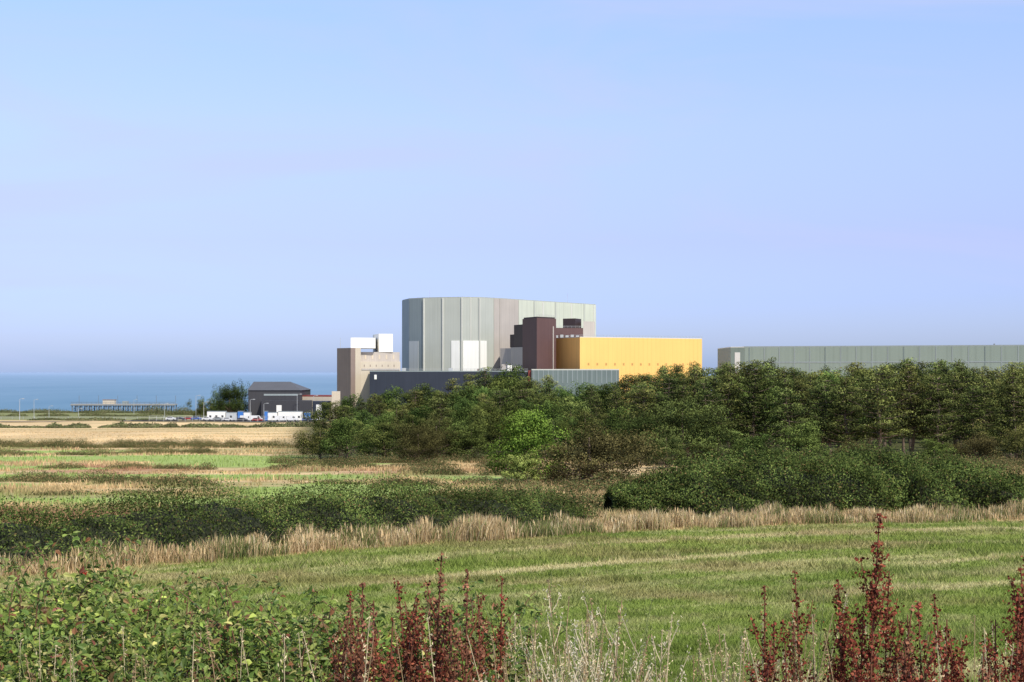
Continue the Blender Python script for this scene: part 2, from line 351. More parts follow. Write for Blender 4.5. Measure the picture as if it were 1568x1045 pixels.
# ---------------------------------------------------------------- trees
def pine_mesh(k,Ht=11.):
    mb=MB();r=np.random.default_rng(100+k)
    z=np.linspace(0,Ht*.94,9);bend=np.cumsum(r.normal(0,.10,(9,2)),0)
    pts=np.column_stack([bend,z]);tube(mb,pts,np.linspace(.22,.03,9),C(.12,.09,.07),7,1)
    cr=[];base=.10+.18*r.random();pw=r.uniform(.38,.8);tone=r.uniform(.8,1.2);wd=r.uniform(.23,.31)
    for i in range(15):
        f=base+(1-base)*(i+.5)/15;
        zz=f*Ht*.97;c0=np.array([np.interp(zz,z,bend[:,0]),np.interp(zz,z,bend[:,1]),zz])
        rad=Ht*wd*((1-f)/(1-base))**pw*(.55+.7*r.random())+.1
        if f<base+.2: rad*=.75
        nb=4 if rad>1 else 3;a0=r.random()*6.28
        for j in range(nb):
            a=a0+j*6.283/nb+r.normal()*.35;rj=rad*r.uniform(.6,1.25);e=c0+np.array([math.cos(a)*rj,math.sin(a)*rj,rj*r.uniform(-.05,.45)])
            tube(mb,[c0,(c0+e)/2-np.array([0,0,.08*rj]),e],[.07,.045,.015],C(.10,.075,.06),4,1)
            for q in ((.55,1.0) if rj>1 else (1.0,)):
                cr.append((c0+(e-c0)*q+r.normal(0,.15,3),(.42+.36*r.random())*(.85+.2*q),f,q))
    for (p,s,f,q) in cr:
        n=62;u=runit(n);P=p+u*(.72+.4*rng.random((n,1)))*s*np.array([1.3,1.3,.72])
        hi=np.clip(.40+.75*u[:,2],0,1)[:,None];b=(.5+.95*r.random())*tone*(.6 if q<.8 else 1.)*(.75+.35*f)  # shade painted in: dark undersides and inner clumps, lighter tops
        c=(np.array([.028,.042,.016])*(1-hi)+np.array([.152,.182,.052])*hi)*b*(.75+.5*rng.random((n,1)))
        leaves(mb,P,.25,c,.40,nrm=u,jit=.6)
    return mb.build('pine_mesh',[M_tree,M_bark],link=False)
def broad_mesh(k,Ht,W,c1,c2,nc=70,leaf=.2,low=.12):
    mb=MB();r=np.random.default_rng(300+k)
    tube(mb,[(0,0,-.1),(.1,0,Ht*.2),(.05,.1,Ht*.5),(0,0,Ht*.8)],[.25,.2,.13,.04],C(.1,.08,.06),7,1)
    lob=[(r.normal(0,W*.17,2),r.uniform(.42,.8),r.uniform(.55,.85)) for _ in range(8)]
    for i in range(nc):
        u=r.normal(size=3);u/=np.linalg.norm(u);q=r.random()**.3
        xy,zc,sc=lob[i%8]
        p=np.array([xy[0]+u[0]*W*.34*sc*q,xy[1]+u[1]*W*.34*sc*q,Ht*zc+u[2]*Ht*.24*sc*q])
        if i%3==0:
            a=r.random()*6.28;p=np.array([math.cos(a)*W*.38,math.sin(a)*W*.38,Ht*r.uniform(low,.45)])
        if i%3==0: tube(mb,[(0,0,min(p[2]*.6,Ht*.5)),p*np.array([.5,.5,.85]),p],[.07,.04,.015],C(.09,.07,.05),4,1)
        n=115;s=W*.115*(.65+.7*r.random());v=runit(n);P=p+v*(.7+.4*rng.random((n,1)))*s*np.array([1.15,1.15,.85])
        hi=np.clip(.42+.7*v[:,2],0,1)[:,None]  # clump colour runs dark below to light above, imitating top light
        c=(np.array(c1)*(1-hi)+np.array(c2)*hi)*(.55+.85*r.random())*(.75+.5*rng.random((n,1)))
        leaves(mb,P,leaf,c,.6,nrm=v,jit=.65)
    return mb.build('broadleaf_mesh',[M_tree,M_bark],link=False)
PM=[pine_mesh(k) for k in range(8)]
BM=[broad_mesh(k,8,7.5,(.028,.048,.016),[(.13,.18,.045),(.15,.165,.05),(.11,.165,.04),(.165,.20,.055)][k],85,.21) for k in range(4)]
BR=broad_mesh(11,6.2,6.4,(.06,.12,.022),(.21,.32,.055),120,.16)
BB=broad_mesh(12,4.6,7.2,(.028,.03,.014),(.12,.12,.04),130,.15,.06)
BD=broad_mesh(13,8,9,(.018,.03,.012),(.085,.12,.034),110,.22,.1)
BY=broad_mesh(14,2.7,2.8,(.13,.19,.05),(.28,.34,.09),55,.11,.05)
def put(name,me,x,y,s,sx=None,sz=None):
    ob=bpy.data.objects.new(name,me);ob.location=(x,y,float(H(x,y))-.1);ob.rotation_euler=(0,0,rng.random()*6.28)
    ob.scale=(sx or s,sx or s,sz or s);scene.collection.objects.link(ob);return ob
OX=[440,460,480,510,540,600,650,700,740,780,820,860,900,940,970,1000,1040,1080,1100,1130,1200,1250,1290,1330,1380,1440,1500,1530,1568,1900]
OY=[668,655,640,612,606,598,591,581,573,572,577,590,589,577,573,569,563,557,553,556,556,564,568,556,551,556,561,570,556,556]
def rows():
    offL=[0,12,24,40,58];offR=[2,4,4,8,18]
    for ri,(Y,st) in enumerate([(330,505),(290,495),(255,485),(222,475),(192,465)]):
        px=st
        while px<1700:
            kk=sstep(880,1040,px);off=offL[ri]*(1-kk)+offR[ri]*kk
            top=np.interp(px,OX,OY)+off+rng.uniform(-14,7)
            y=Y+rng.uniform(-13,13);x=px2x(px,y);g=float(H(x,y));h=pz(top,y)-g
            if h>2.:
                if ri>=3 and px<900 or rng.random()<(.55 if px<900 else .20):
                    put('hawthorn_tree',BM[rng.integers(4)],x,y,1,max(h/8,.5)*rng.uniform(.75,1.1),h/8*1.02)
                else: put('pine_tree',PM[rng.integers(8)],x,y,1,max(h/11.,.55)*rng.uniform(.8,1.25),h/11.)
            px+=F/Y*rng.uniform(2.8,5.0)
rows()
for px,top,w,Y in [(1075,585,9,168),(1120,572,8,172),(1160,562,8,170),(1205,580,7,168),(1262,590,7,172),(1300,576,8,170),(1345,562,8,168),(1392,566,8,172),(1440,576,8,168),(1490,594,7,172),(1555,568,7,165),(1610,558,8,170),(985,596,7,178)]:
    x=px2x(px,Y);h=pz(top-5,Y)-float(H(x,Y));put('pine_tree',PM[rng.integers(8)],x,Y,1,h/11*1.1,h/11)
for me,nm,px,top,h0,Y,sx in [(BR,'ash_tree',808,622,6.2,120,1.12),(BB,'hawthorn_tree',902,650,4.6,113,1.15),(BY,'willow_shrub',797,688,2.7,112,1.15),
    (BD,'oak_tree',1045,602,8,160,1.05),(BD,'oak_tree',990,628,8,172,.8),(BM[0],'hawthorn_tree',1228,640,8,160,.85),(BM[1],'hawthorn_tree',490,646,8,186,.8),(BM[2],'hawthorn_tree',530,636,8,182,.9),
    (BM[3],'hawthorn_tree',588,640,8,180,.9),(BB,'hawthorn_tree',668,638,4.6,178,1.1),(BM[0],'hawthorn_tree',722,646,8,176,.8),(BM[1],'hawthorn_tree',1020,656,8,152,.6),(BM[2],'hawthorn_tree',1160,662,8,158,.7),(BB,'hawthorn_tree',640,652,4.6,172,.7),
    (BD,'oak_tree',352,582,8,640,1.15),(BD,'oak_tree',366,586,8,646,1.),(BD,'oak_tree',341,590,8,644,1.),(BM[1],'hawthorn_tree',322,603,8,660,1.1),(BM[1],'hawthorn_tree',306,608,8,664,1.0),
    (BM[3],'hawthorn_tree',1100,646,8,160,.8),(BB,'hawthorn_tree',1300,672,4.6,158,.7),(BM[2],'hawthorn_tree',1430,670,8,158,.6),(BB,'hawthorn_tree',1500,660,4.6,160,.8),(BM[1],'hawthorn_tree',1555,636,8,160,.85)]:
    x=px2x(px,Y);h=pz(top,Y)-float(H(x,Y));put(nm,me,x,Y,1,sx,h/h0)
# ---------------------------------------------------------------- buildings
def empty(name,x,y,z=0):
    e=bpy.data.objects.new(name,None);e.location=(x,y,z);scene.collection.objects.link(e);e.empty_display_size=5;return e
def prism(par,name,pts,z0,z1,mat):
    pts=[tuple(p) for p in pts];n=len(pts)
    v=[(p[0],p[1],z0) for p in pts]+[(p[0],p[1],z1) for p in pts]
    f=[[i,(i+1)%n,n+(i+1)%n,n+i] for i in range(n)]+[list(range(n,2*n)),list(range(n-1,-1,-1))]
    me=bpy.data.meshes.new(name);me.from_pydata(v,[],f);me.materials.append(mat);me.update()
    ob=bpy.data.objects.new(name,me);scene.collection.objects.link(ob)
    ob.parent=par;
    if par: ob.location=-par.location
    return ob
def W(px,Y): return (px2x(px,Y),float(Y))
def onwall(par,name,a,b,t0,t1,z0,z1,mat,proud=.25):
    a=np.array(a);b=np.array(b);d=b-a;n=np.array([d[1],-d[0]])/np.hypot(*d)
    p=a+d*t0;q=a+d*t1
    return prism(par,name,[p-n*.05,p+n*proud,q+n*proud,q-n*.05][::-1],z0,z1,mat)
def box(par,name,x0,x1,y0,y1,z0,z1,mat): return prism(par,name,[(x0,y0),(x1,y0),(x1,y1),(x0,y1)],z0,z1,mat)
mG=mat_simple('cladding_grey_green',(.42,.44,.39),.5,.08,.08,1.6)  # building colours carry a slight painted lightening for aerial haze
mGM=mat_simple('cladding_mid_grey',(.36,.39,.365),.5,.08,.08,1.6)
mGL=mat_simple('cladding_pale_green',(.54,.57,.47),.5,.10,.08,3.0)
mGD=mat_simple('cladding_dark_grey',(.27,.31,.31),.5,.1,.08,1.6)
mW=mat_simple('white_panel',(.78,.78,.73),.5,.06,.1,2.4)
mWG=mat_simple('grey_panel',(.50,.52,.51),.5,.06,.1,2.4)
mCr=mat_simple('joint_strip',(.58,.58,.52),.6,.05,.1)
mTn=mat_simple('cladding_taupe',(.44,.40,.355),.6,.10,.1,1.3)
mBr=mat_simple('cladding_maroon',(.11,.062,.058),.6,.12,.1,1.2)
mDk=mat_simple('louvre_black',(.05,.035,.036),.6,.1,.2)
mYe=mat_simple('cladding_yellow',(.90,.51,.16),.5,.05,.06,2.6)
mYd=mat_simple('yellow_vent',(.50,.30,.10),.6,.05,.1)
mNv=mat_simple('cladding_navy',(.032,.038,.055),.5,.15,.1,2.2)
mLb=mat_simple('glazing_bluegrey',(.17,.21,.205),.35,.15,.1,3.2)
mBe=mat_simple('render_beige',(.55,.48,.37),.7,.08,.1)
mRb=mat_simple('brick_brown',(.26,.20,.17),.8,.12,.15,1.4)
mWh=mat_simple('white_render',(.82,.80,.73),.6,.05,.2)
mRd=mat_simple('red_steel',(.22,.05,.04),.6,.1,.3)
mRl=mat_simple('galvanised_steel',(.48,.49,.48),.4,.1,.5,metal=.2)
mDs=mat_simple('weathered_steel',(.16,.17,.17),.7,.2,.5)
def reactor():
    e=empty('reactor_building',*W(708,860),4)
    P=[W(616,886),W(627,866),W(650,856),W(679,851),W(708,848),W(735,850),W(765,862),W(912,941),W(905,1005),W(640,960)]
    zt=74.4;prism(e,'walls',P,3,zt,mG)
    prism(e,'parapet_cap',[ (p[0],p[1]) for p in P],zt+.003,zt+.5,mGM)
    onwall(e,'side_facet',P[0],P[1],.0,1,3,zt-.02,mGD,.2)  # darker colour paints in shade on the two left-facing facets
    onwall(e,'shaded_facet',P[1],P[2],.02,.86,3,zt-.02,mGD,.2)
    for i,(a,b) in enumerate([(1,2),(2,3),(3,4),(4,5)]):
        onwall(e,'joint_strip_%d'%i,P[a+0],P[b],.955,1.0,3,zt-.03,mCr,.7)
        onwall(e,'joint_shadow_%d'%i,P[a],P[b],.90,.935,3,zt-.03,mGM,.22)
    onwall(e,'mid_strip',P[4],P[5],.45,.49,3,zt-.03,mCr,.3)
    onwall(e,'lower_panel_a',P[1],P[2],.0,.62,3,48.7,mWG,.35)
    onwall(e,'lower_panel_b',P[3],P[4],.42,.86,3,48.7,mW,.35)
    onwall(e,'lower_panel_c',P[4],P[5],.03,.93,3,48.7,mW,.35)
    onwall(e,'lower_panel_d',P[5],P[6],.0,.32,3,48.7,mW,.35)
    onwall(e,'taupe_facet',P[5],P[6],.70,.98,3,zt-.03,mTn,.3)
    onwall(e,'long_wall_start',P[6],P[7],.0,.18,3,zt-.03,mTn,.3)
    onwall(e,'long_wall',P[6],P[7],.183,1,3,zt-.03,mGL,.3)
    for i,t in enumerate([.33,.42,.55,.72,.86,.97]): onwall(e,'wall_rib_%d'%i,P[6],P[7],t,t+.012,50,zt-.05,mCr if i%2 else mG,.55)
    onwall(e,'access_door',P[4],P[5],.84,.93,3,32,mRb,.6)
    for px,h in [(658,6),(708,2.5),(869,6.5),(640,1.6),(800,2)]:
        x,y=W(px,885 if px<800 else 935);tb=MB();tube(tb,[(0,0,0),(0,0,h+.7)],.11,C(.3,.3,.3),5)
        o=tb.build('roof_mast',[mRl]);o.location=Vector((x,y,zt))-e.location;o.parent=e
    for i in range(7):
        x,y=W(640+i*34,893);
        if i%3==1: box(e,'roof_unit_%d'%i,x,x+2,y,y+2,zt+.51,zt+1.1,mGD)
reactor()
def rail(e,a,b,z,nm):
    mb=MB();a=np.array(a);b=np.array(b);L=np.hypot(*(b-a));n=int(L/2.2)
    for k in range(n+1):
        p=a+(b-a)*k/n;tube(mb,[(p[0],p[1],z),(p[0],p[1],z+1.1)],.05,C(.5,.5,.5),4)
    for h in (.55,1.1): tube(mb,[(*a,z+h),(*b,z+h)],.05,C(.5,.5,.5),4)
    o=mb.build(nm,[mRl]);o.parent=e;o.location=-e.location
def turbine():
    e=empty('turbine_hall',*W(960,830),4)
    A=W(840,832);B=W(888,800);Cc=W(1075,840);D=(Cc[0]-40,Cc[1]+60)
    prism(e,'yellow_hall',[A,B,Cc,D],3,49.5,mYe);prism(e,'coping',[A,B,Cc,D],49.503,49.9,mCr)
    for i in range(13):
        t=.06+i*.07;onwall(e,'vent_%d'%i,B,Cc,t,t+.014,33.8,35.2,mYd,.08)
    onwall(e,'door_dark',B,Cc,.02,.035,28,31.5,mRd,.1)
    rail(e,A,B,49.9,'roof_rail_a');rail(e,B,Cc,49.9,'roof_rail_b')
    prism(e,'upper_deck',[W(846,842),W(893,846),W(893,880),W(846,880)],3,56.2,mBr)
    prism(e,'upper_deck_light',[W(893.3,848),W(911,856),W(911,880),W(893.3,880)],3,60.3,mTn)
    prism(e,'penthouse',[W(862,852),W(881,848),W(890,858),W(872,864)],56.3,62,mDk)
    rail(e,W(846,841.5),W(893,845.5),56.2,'deck_rail')
    for i,px in enumerate([850,858,866,874,882]):
        x,y=W(px,838);box(e,'duct_%d'%i,x,x+1.8,y,y+3,49.5,51.6+.4*(i%2),mRl)
turbine()
def tower():
    e=empty('service_tower',*W(822,800),4)
    prism(e,'shaft',[W(800,816),W(822,798),W(851.5,812),W(832,836)],3,60.4,mBr)
    prism(e,'roof_cap',[W(802,816),W(822,800),W(849.5,812),W(832,832)],60.403,61.2,mDk)
    prism(e,'link_dark',[W(787,832),W(801,820),W(806,850),W(790,850)],44.5,57.5,mDk)
    prism(e,'link_mid',[W(781,836),W(787,832),W(790,850),W(784,850)],44.5,52,mDk)
    prism(e,'link_lower',[W(782,834),W(801,819),W(806,852),W(786,852)],3,44.4,mTn)
    prism(e,'stair_block',[W(766,842),W(782,836),W(786,856),W(770,858)],3,44,mTn)
    onwall(e,'duct_strip',W(822,798),W(851.5,812),.82,.86,30,56,mTn,.3)
    rail(e,W(822,798),W(851.5,812),61.2,'roof_rail')
    for i in range(3):
        x,y=W(768+i*9,812);box(e,'plant_%d'%i,x,x+2.6,y,y+3,30,34.5-i*.6,mWh if i%2 else mTn)
tower()
def lows():
    e=empty('workshop_building',*W(690,780),8)
    prism(e,'navy_wall',[W(566,782),W(808,776),W(808,800),W(566,806)],5,30.2,mNv)
    prism(e,'roof_edge',[W(566,782),W(808,776),W(808,800),W(566,806)],30.203,30.7,mGD)
    for i in range(9):
        x,y=W(590+i*24,778.8-.0*i);
        if i in (1,4,6): box(e,'roof_vent_%d'%i,x,x+2.2,y+6,y+8,30.7,32.2,mRl)
    onwall(e,'sign_white',W(566,782),W(808,776),.03,.045,26,28.5,mWh,.15)
    rail(e,W(566,782),W(808,776),30.7,'roof_rail')
    box(e,'red_post',*[W(809,776)[0],W(813,776)[0]],774,790,5,30.9,mRd)
    e=empty('office_block',*W(880,766),8)
    a=W(814,772);b=W(948,764)
    prism(e,'office_walls',[a,b,W(948,790),W(814,796)],5,31,mLb);prism(e,'roof_line',[a,b,W(948,790),W(814,796)],31.003,31.6,mCr)
    for i in range(18): onwall(e,'mullion_%d'%i,a,b,i/18+.02,i/18+.03,24,30.9,mGD,.15)
    e=empty('control_building',*W(560,800),8)
    prism(e,'brick_tower',[W(516,812),W(537,800),W(552,806),W(552,830),W(516,830)],5,43.6,mRb)
    onwall(e,'cream_strip',W(537,800),W(552,806),.45,1,5,43.5,mBe,.2)
    prism(e,'beige_wing',[W(552.3,806),W(613,812),W(613,840),W(552.3,836)],5,36,mBe)
    prism(e,'upper_wing',[W(552.3,815),W(612,822),W(612,850),W(552.3,850)],36.003,41.5,mTn)
    prism(e,'white_plant_room',[W(537,810),W(575,814),W(575,835),W(537,835)],43.603,49.6,mWh)
    prism(e,'white_stack_room',[W(580,818),W(601.5,820),W(601.5,840),W(571,840)],41.503,52,mWh)
    onwall(e,'grey_band',W(552.3,806),W(613,812),.02,.98,31,32,mTn,.2)
    for i in range(6): onwall(e,'window_%d'%i,W(552.3,806),W(613,812),.08+i*.15,.10+i*.15,33,34.2,mRb,.05)
    for i in range(5): onwall(e,'wing_window_%d'%i,W(552.3,815),W(612,822),.1+i*.18,.14+i*.18,37.5,40,mBe,.1)
    tb=MB();tube(tb,[(0,0,0),(0,0,6)],.1,C(.3,.3,.3),5);o=tb.build('mast',[mRl]);o.location=Vector((*W(521,815),43.6))-e.location;o.parent=e
    e=empty('long_warehouse',*W(1400,600),10)
    a=W(1140,622);b=(W(1900,560));mLW=mat_simple('cladding_sage',(.235,.285,.245),.5,.08,.05,5.5)
    z=40.8
    prism(e,'sage_walls',[a,b,(b[0],b[1]+60),(a[0],a[1]+60)],5,z,mLW);prism(e,'roof_edge',[a,b,(b[0],b[1]+60),(a[0],a[1]+60)],z+.003,z+.45,mGD)
    c=W(1119,626);prism(e,'end_bay',[c,(a[0]-.05,a[1]),(a[0]-.05,a[1]+40),(c[0],c[1]+40)],5,z,mLW);prism(e,'end_roof',[c,(a[0]-.05,a[1]),(a[0]-.05,a[1]+40),(c[0],c[1]+40)],z+.003,z+.3,mWh)
    onwall(e,'end_door',c,a,.3,.68,5,z-2.2,mWh,.1)
    for i in range(30): onwall(e,'panel_joint_%d'%i,a,b,i/30+.01,i/30+.0118,5,z-.1,mGD if i%5 else mLb,.12)
    onwall(e,'base_band',a,b,0,1,34,34.5,mGD,.1)
    x,y=W(1518,595);box(e,'floodlight_mast',x-.3,x+.2,y-4,y-3.6,20,41.8,mDs);box(e,'floodlight_head',x-1,x+.9,y-4.5,y-3.4,39.4,40.6,mDs);box(e,'bracket',x-1.8,x+.5,y-4.2,y-3.7,36,36.6,mDs)
lows()
def shed():
    e=empty('barn_building',*W(420,640),10)
    mS=mat_simple('shed_dark_cladding',(.05,.05,.055),.6,.1,.2,1.5);mR=mat_simple('shed_roof',(.10,.10,.105),.6,.1,.2,1.2)
    x0=W(380,640)[0];x1=W(460,640)[0];xm=W(436,640)[0];g=9.
    zt=pz(598,640);zr=pz(585.5,640)
    v=[(x0,640,g),(x1,640,g),(x1,672,g),(x0,672,g),(x0,640,zt),(x1,640,zt),(x1,672,zt),(x0,672,zt),(x0,656,zr),(xm,656,zr)]
    f=[[0,1,5,4],[1,2,6,5],[2,3,7,6],[3,0,4,8,7][:5],]
    me=bpy.data.meshes.new('barn_walls');me.from_pydata(v,[],f);me.materials.append(mS)
    o=bpy.data.objects.new('barn_walls',me);scene.collection.objects.link(o);o.parent=e;o.location=-e.location
    ov=.4;v=[(x0-ov,640-ov,zt+.02),(x1+ov,640-ov,zt+.02),(x1+ov,672,zt+.02),(x0-ov,672,zt+.02),(x0-ov,656,zr+.1),(xm,656,zr+.1)]
    me=bpy.data.meshes.new('barn_roof');me.from_pydata(v,[],[[0,1,5,4],[1,2,5],[2,3,4,5]]);me.materials.append(mR)
    o=bpy.data.objects.new('barn_roof',me);scene.collection.objects.link(o);o.parent=e;o.location=-e.location
    onwall(e,'window_strip',(x0,640),(x1,640),.3,.95,zt-2.4,zt-1.6,mGD,.1)
    onwall(e,'roller_door',(x0,640),(x1,640),.62,.74,g,g+5.5,mRl,.12)
    e=empty('gatehouse_building',*W(480,635),10)
    prism(e,'dark_hall',[W(400,630),W(478,628),W(478,645),W(400,645)],8,pz(614,630),mS)
    prism(e,'cream_hall',[W(463,646),W(517,640),W(517,660),W(463,660)],8,pz(608,640),mBe)
    prism(e,'cream_roof',[W(463,646),W(517,640),W(517,660),W(463,660)],pz(608,640)+.003,pz(606,640),mRd)
    prism(e,'dark_annex',[W(478.5,628),W(507,626),W(507,639),W(478.5,639)],8,pz(615,626),mNv)
    prism(e,'pale_turret',[W(508,622),W(521,622),W(521,634),W(508,634)],8,pz(600,622),mBe)
    onwall(e,'door_a',W(478.5,628),W(507,626),.2,.5,8,pz(620,626),mWh,.1)
    onwall(e,'door_b',W(400,630),W(478,628),.3,.4,8,pz(621,626),mWh,.1)
shed()
mAs=mat_simple('asphalt',(.07,.07,.07),.9,.15,.5)
mBl=mat_simple('blue_paint',(.05,.18,.5),.4,.05,.3);mGl=mat_simple('window_glass',(.02,.025,.03),.1,.05,.3,spec=.6);mTy=mat_simple('tyre',(.02,.02,.02),.9,.1,3)
mPav=mat_simple('pale_concrete',(.32,.31,.28),.9,.1,.4)
def slab(name,x0,x1,y0,y1,mat,off):
    xs=np.linspace(x0,x1,50);ys=np.linspace(y0,y1,14);X,Y=np.meshgrid(xs,ys);Z=H(X,Y)+off
    i=np.arange(49)[None]+np.arange(13)[:,None]*50;mb=MB();mb.add(np.stack([X,Y,Z],-1).reshape(-1,3),np.stack([i,i+1,i+51,i+50],-1).reshape(-1,4),C(0,0,0));mb.build(name,[mat],smooth=True)
slab('car_park',-165,-70,592,626,mAs,.25)
slab('road',-300,-75,574,582,mAs,.25)
def car(x,y,col,van=False,rot=0):
    e=empty('parked_van' if van else 'parked_car',x,y,float(H(x,y))+.25);e.rotation_euler=(0,0,rot)
    L,Wd=(5.6,2.) if van else (4.3,1.8)
    pr=[(-L/2,.35),(L/2,.35),(L/2,.9),(L*.28,1.05),(L*.1,1.45),(-L*.32,1.45),(-L*.46,.95),(-L/2,.9)] if not van else [(-L/2,.35),(L/2,.35),(L/2,1.1),(L*.36,1.3),(L*.24,2.3),(-L/2,2.3)]
    n=len(pr);v=[(p[0],-Wd/2,p[1]) for p in pr]+[(p[0],Wd/2,p[1]) for p in pr]
    me=bpy.data.meshes.new('body');me.from_pydata(v,[],[[i,(i+1)%n,n+(i+1)%n,n+i] for i in range(n)]+[list(range(n-1,-1,-1)),list(range(n,2*n))]);me.materials.append(col)
    o=bpy.data.objects.new('body',me);scene.collection.objects.link(o);o.parent=e
    wz=(1.0,1.38) if not van else (1.35,2.0);wx=(-L*.34,L*.16) if not van else (L*.1,L*.27)
    vv=[(wx[0],0,wz[0]),(wx[1]+.25,0,wz[0]),(wx[1]-.15,0,wz[1]),(wx[0]+.15,0,wz[1])]
    me=bpy.data.meshes.new('windows');me.from_pydata([(a,s*(Wd/2+.01),c) for s in(-1,1) for a,b,c in vv],[],[[0,1,2,3],[7,6,5,4]]);me.materials.append(mGl)
    o=bpy.data.objects.new('windows',me);scene.collection.objects.link(o);o.parent=e
    for i,(a,b) in enumerate([(-.3,-1),(-.3,1),(.3,-1),(.3,1)]):
        mb=MB();tube(mb,[(a*L,b*(Wd/2-.1),.33),(a*L,b*(Wd/2+.03),.33)],.33,C(0,0,0),12);an=np.arange(12)*np.pi/6
        mb.add([(a*L+.33*math.cos(t),b*(Wd/2+.03),.33+.33*math.sin(t)) for t in an],[list(range(12))],C(0,0,0))
        o=mb.build('wheel_%d'%i,[mTy]);o.parent=e
cols=[mat_simple('car_paint_%d'%i,c,.3,.02,.3,spec=.5) for i,c in enumerate([(.6,.6,.6),(.05,.05,.06),(.3,.02,.02),(.05,.1,.3),(.7,.7,.68),(.25,.27,.28)])]
for i,px in enumerate([262,275,288,300,318,332,350,372,395,470,486]): car(px2x(px,600),600+rng.uniform(-3,3),cols[i%6],False,rng.uniform(-.1,.1))
for px in [378,392,431,446]: car(px2x(px,606),606,cols[4],True,.05)
def cabin(px0,px1,Y,h,mat):
    x0=px2x(px0,Y);x1=px2x(px1,Y);g=float(H((x0+x1)/2,Y));e=empty('portable_cabin',x0,Y,g)
    box(e,'cabin_body',x0,x1,Y,Y+3,g+.5,g+h,mat);box(e,'cabin_roof',x0-.1,x1+.1,Y-.1,Y+3.1,g+h+.003,g+h+.15,mGD);box(e,'cabin_skid',x0+.2,x1-.2,Y+.2,Y+2.8,g-.3,g+.497,mTy)
    k=int((x1-x0)/2.4)
    for i in range(k): 
        a=x0+(i+.35)*(x1-x0)/k;box(e,'window_%d'%i,a,a+.9,Y-.04,Y+.01,g+1.5,g+2.4,mGl)
cabin(317,345,612,4.0,mWh);cabin(346,363,612,3.6,mWG);cabin(364,372,611,4.2,mBl);cabin(373,383,612,3.8,mWh);cabin(404,424,612,3.8,mWh);cabin(426,462,613,4.2,mWh);cabin(405,409,610,4.3,mBl);cabin(466,474,612,3.6,mBl)
def lamp(px,top,Y):
    x=px2x(px,Y);g=float(H(x,Y));h=pz(top,Y)-g;mb=MB()
    tube(mb,[(0,0,0),(0,0,h*.6),(0,0,h-.3),(.5,0,h),(1.4,0,h+.05)],[.13,.1,.08,.07,.06],C(.4,.4,.4),6)
    tube(mb,[(1.2,0,h+.02),(2.1,0,h+.05)],[.16,.12],C(.5,.5,.5),6)
    mb.build('street_lamp',[mRl],loc=(x,Y,g))
for px,top,Y in [(30,611,640),(52,612,700),(75,622,760),(120,626,800),(205,612,900),(252,618,760),(300,606,660),(383,612,606),(404,618,620),(455,604,625),(480,606,640),(312,616,640)]: lamp(px,top,Y)
def fence(name,x0,y0,x1,y1,h,step):
    mb=MB();L=math.hypot(x1-x0,y1-y0);n=int(L/step);pr=None
    for k in range(n+1):
        x=x0+(x1-x0)*k/n;y=y0+(y1-y0)*k/n;z=float(H(x,y));tube(mb,[(x,y,z),(x,y,z+h)],.07,C(.4,.4,.4),4)
        if pr is not None:
            for q in (.4,.7,.98): tube(mb,[(pr[0],pr[1],pr[2]+h*q),(x,y,z+h*q)],.035,C(.4,.4,.4),3)
        pr=(x,y,z)
    mb.build(name,[mRl])
fence('perimeter_fence',-150,588,-60,586,2.4,3)
fence('field_fence',-330,700,-120,640,1.4,6)
def jetty():
    Y=1085;x0=px2x(108,Y);x1=px2x(268,Y);e=empty('jetty',x0,Y,0)
    box(e,'deck',x0,x1,Y,Y+9,4.9,5.6,mPav);box(e,'deck_beam',x0,x1,Y-.15,Y-.003,4.2,5.0,mDs)
    mb=MB()
    for k in range(22):
        x=x0+1+(x1-x0-2)*k/21
        for yy in (Y+.8,Y+8.2): tube(mb,[(x,yy,-2),(x,yy,4.9)],.42,C(.3,.3,.3),6)
        if k<21:
            xn=x+(x1-x0-2)/21;tube(mb,[(x,Y+.8,.6),(xn,Y+.8,4.6)],.2,C(.3,.3,.3),4)
            if k%2: tube(mb,[(xn,Y+.8,.6),(x,Y+.8,4.6)],.2,C(.3,.3,.3),4)
        tube(mb,[(x,Y+.2,5.6),(x,Y+.2,7.)],.09,C(.3,.3,.3),4)
        if k%4==1: tube(mb,[(x,Y+6,5.6),(x,Y+6,12)],.15,C(.3,.3,.3),5)
    tube(mb,[(x0,Y+.2,7.),(x1,Y+.2,7.)],.1,C(.3,.3,.3),4);tube(mb,[(x0,Y+.2,6.3),(x1,Y+.2,6.3)],.07,C(.3,.3,.3),4)
    o=mb.build('piles_and_rails',[mDs]);o.parent=e;o.location=-e.location
    a=px2x(156,Y);box(e,'pump_house',a,a+9,Y+2,Y+7,5.603,8.6,mBe);box(e,'pump_roof',a-.3,a+9.3,Y+1.7,Y+7.3,8.603,9.0,mRb)
    a=px2x(186,Y);box(e,'equipment_cabin',a,a+4,Y+2,Y+6,5.603,7.8,mGD)
jetty()
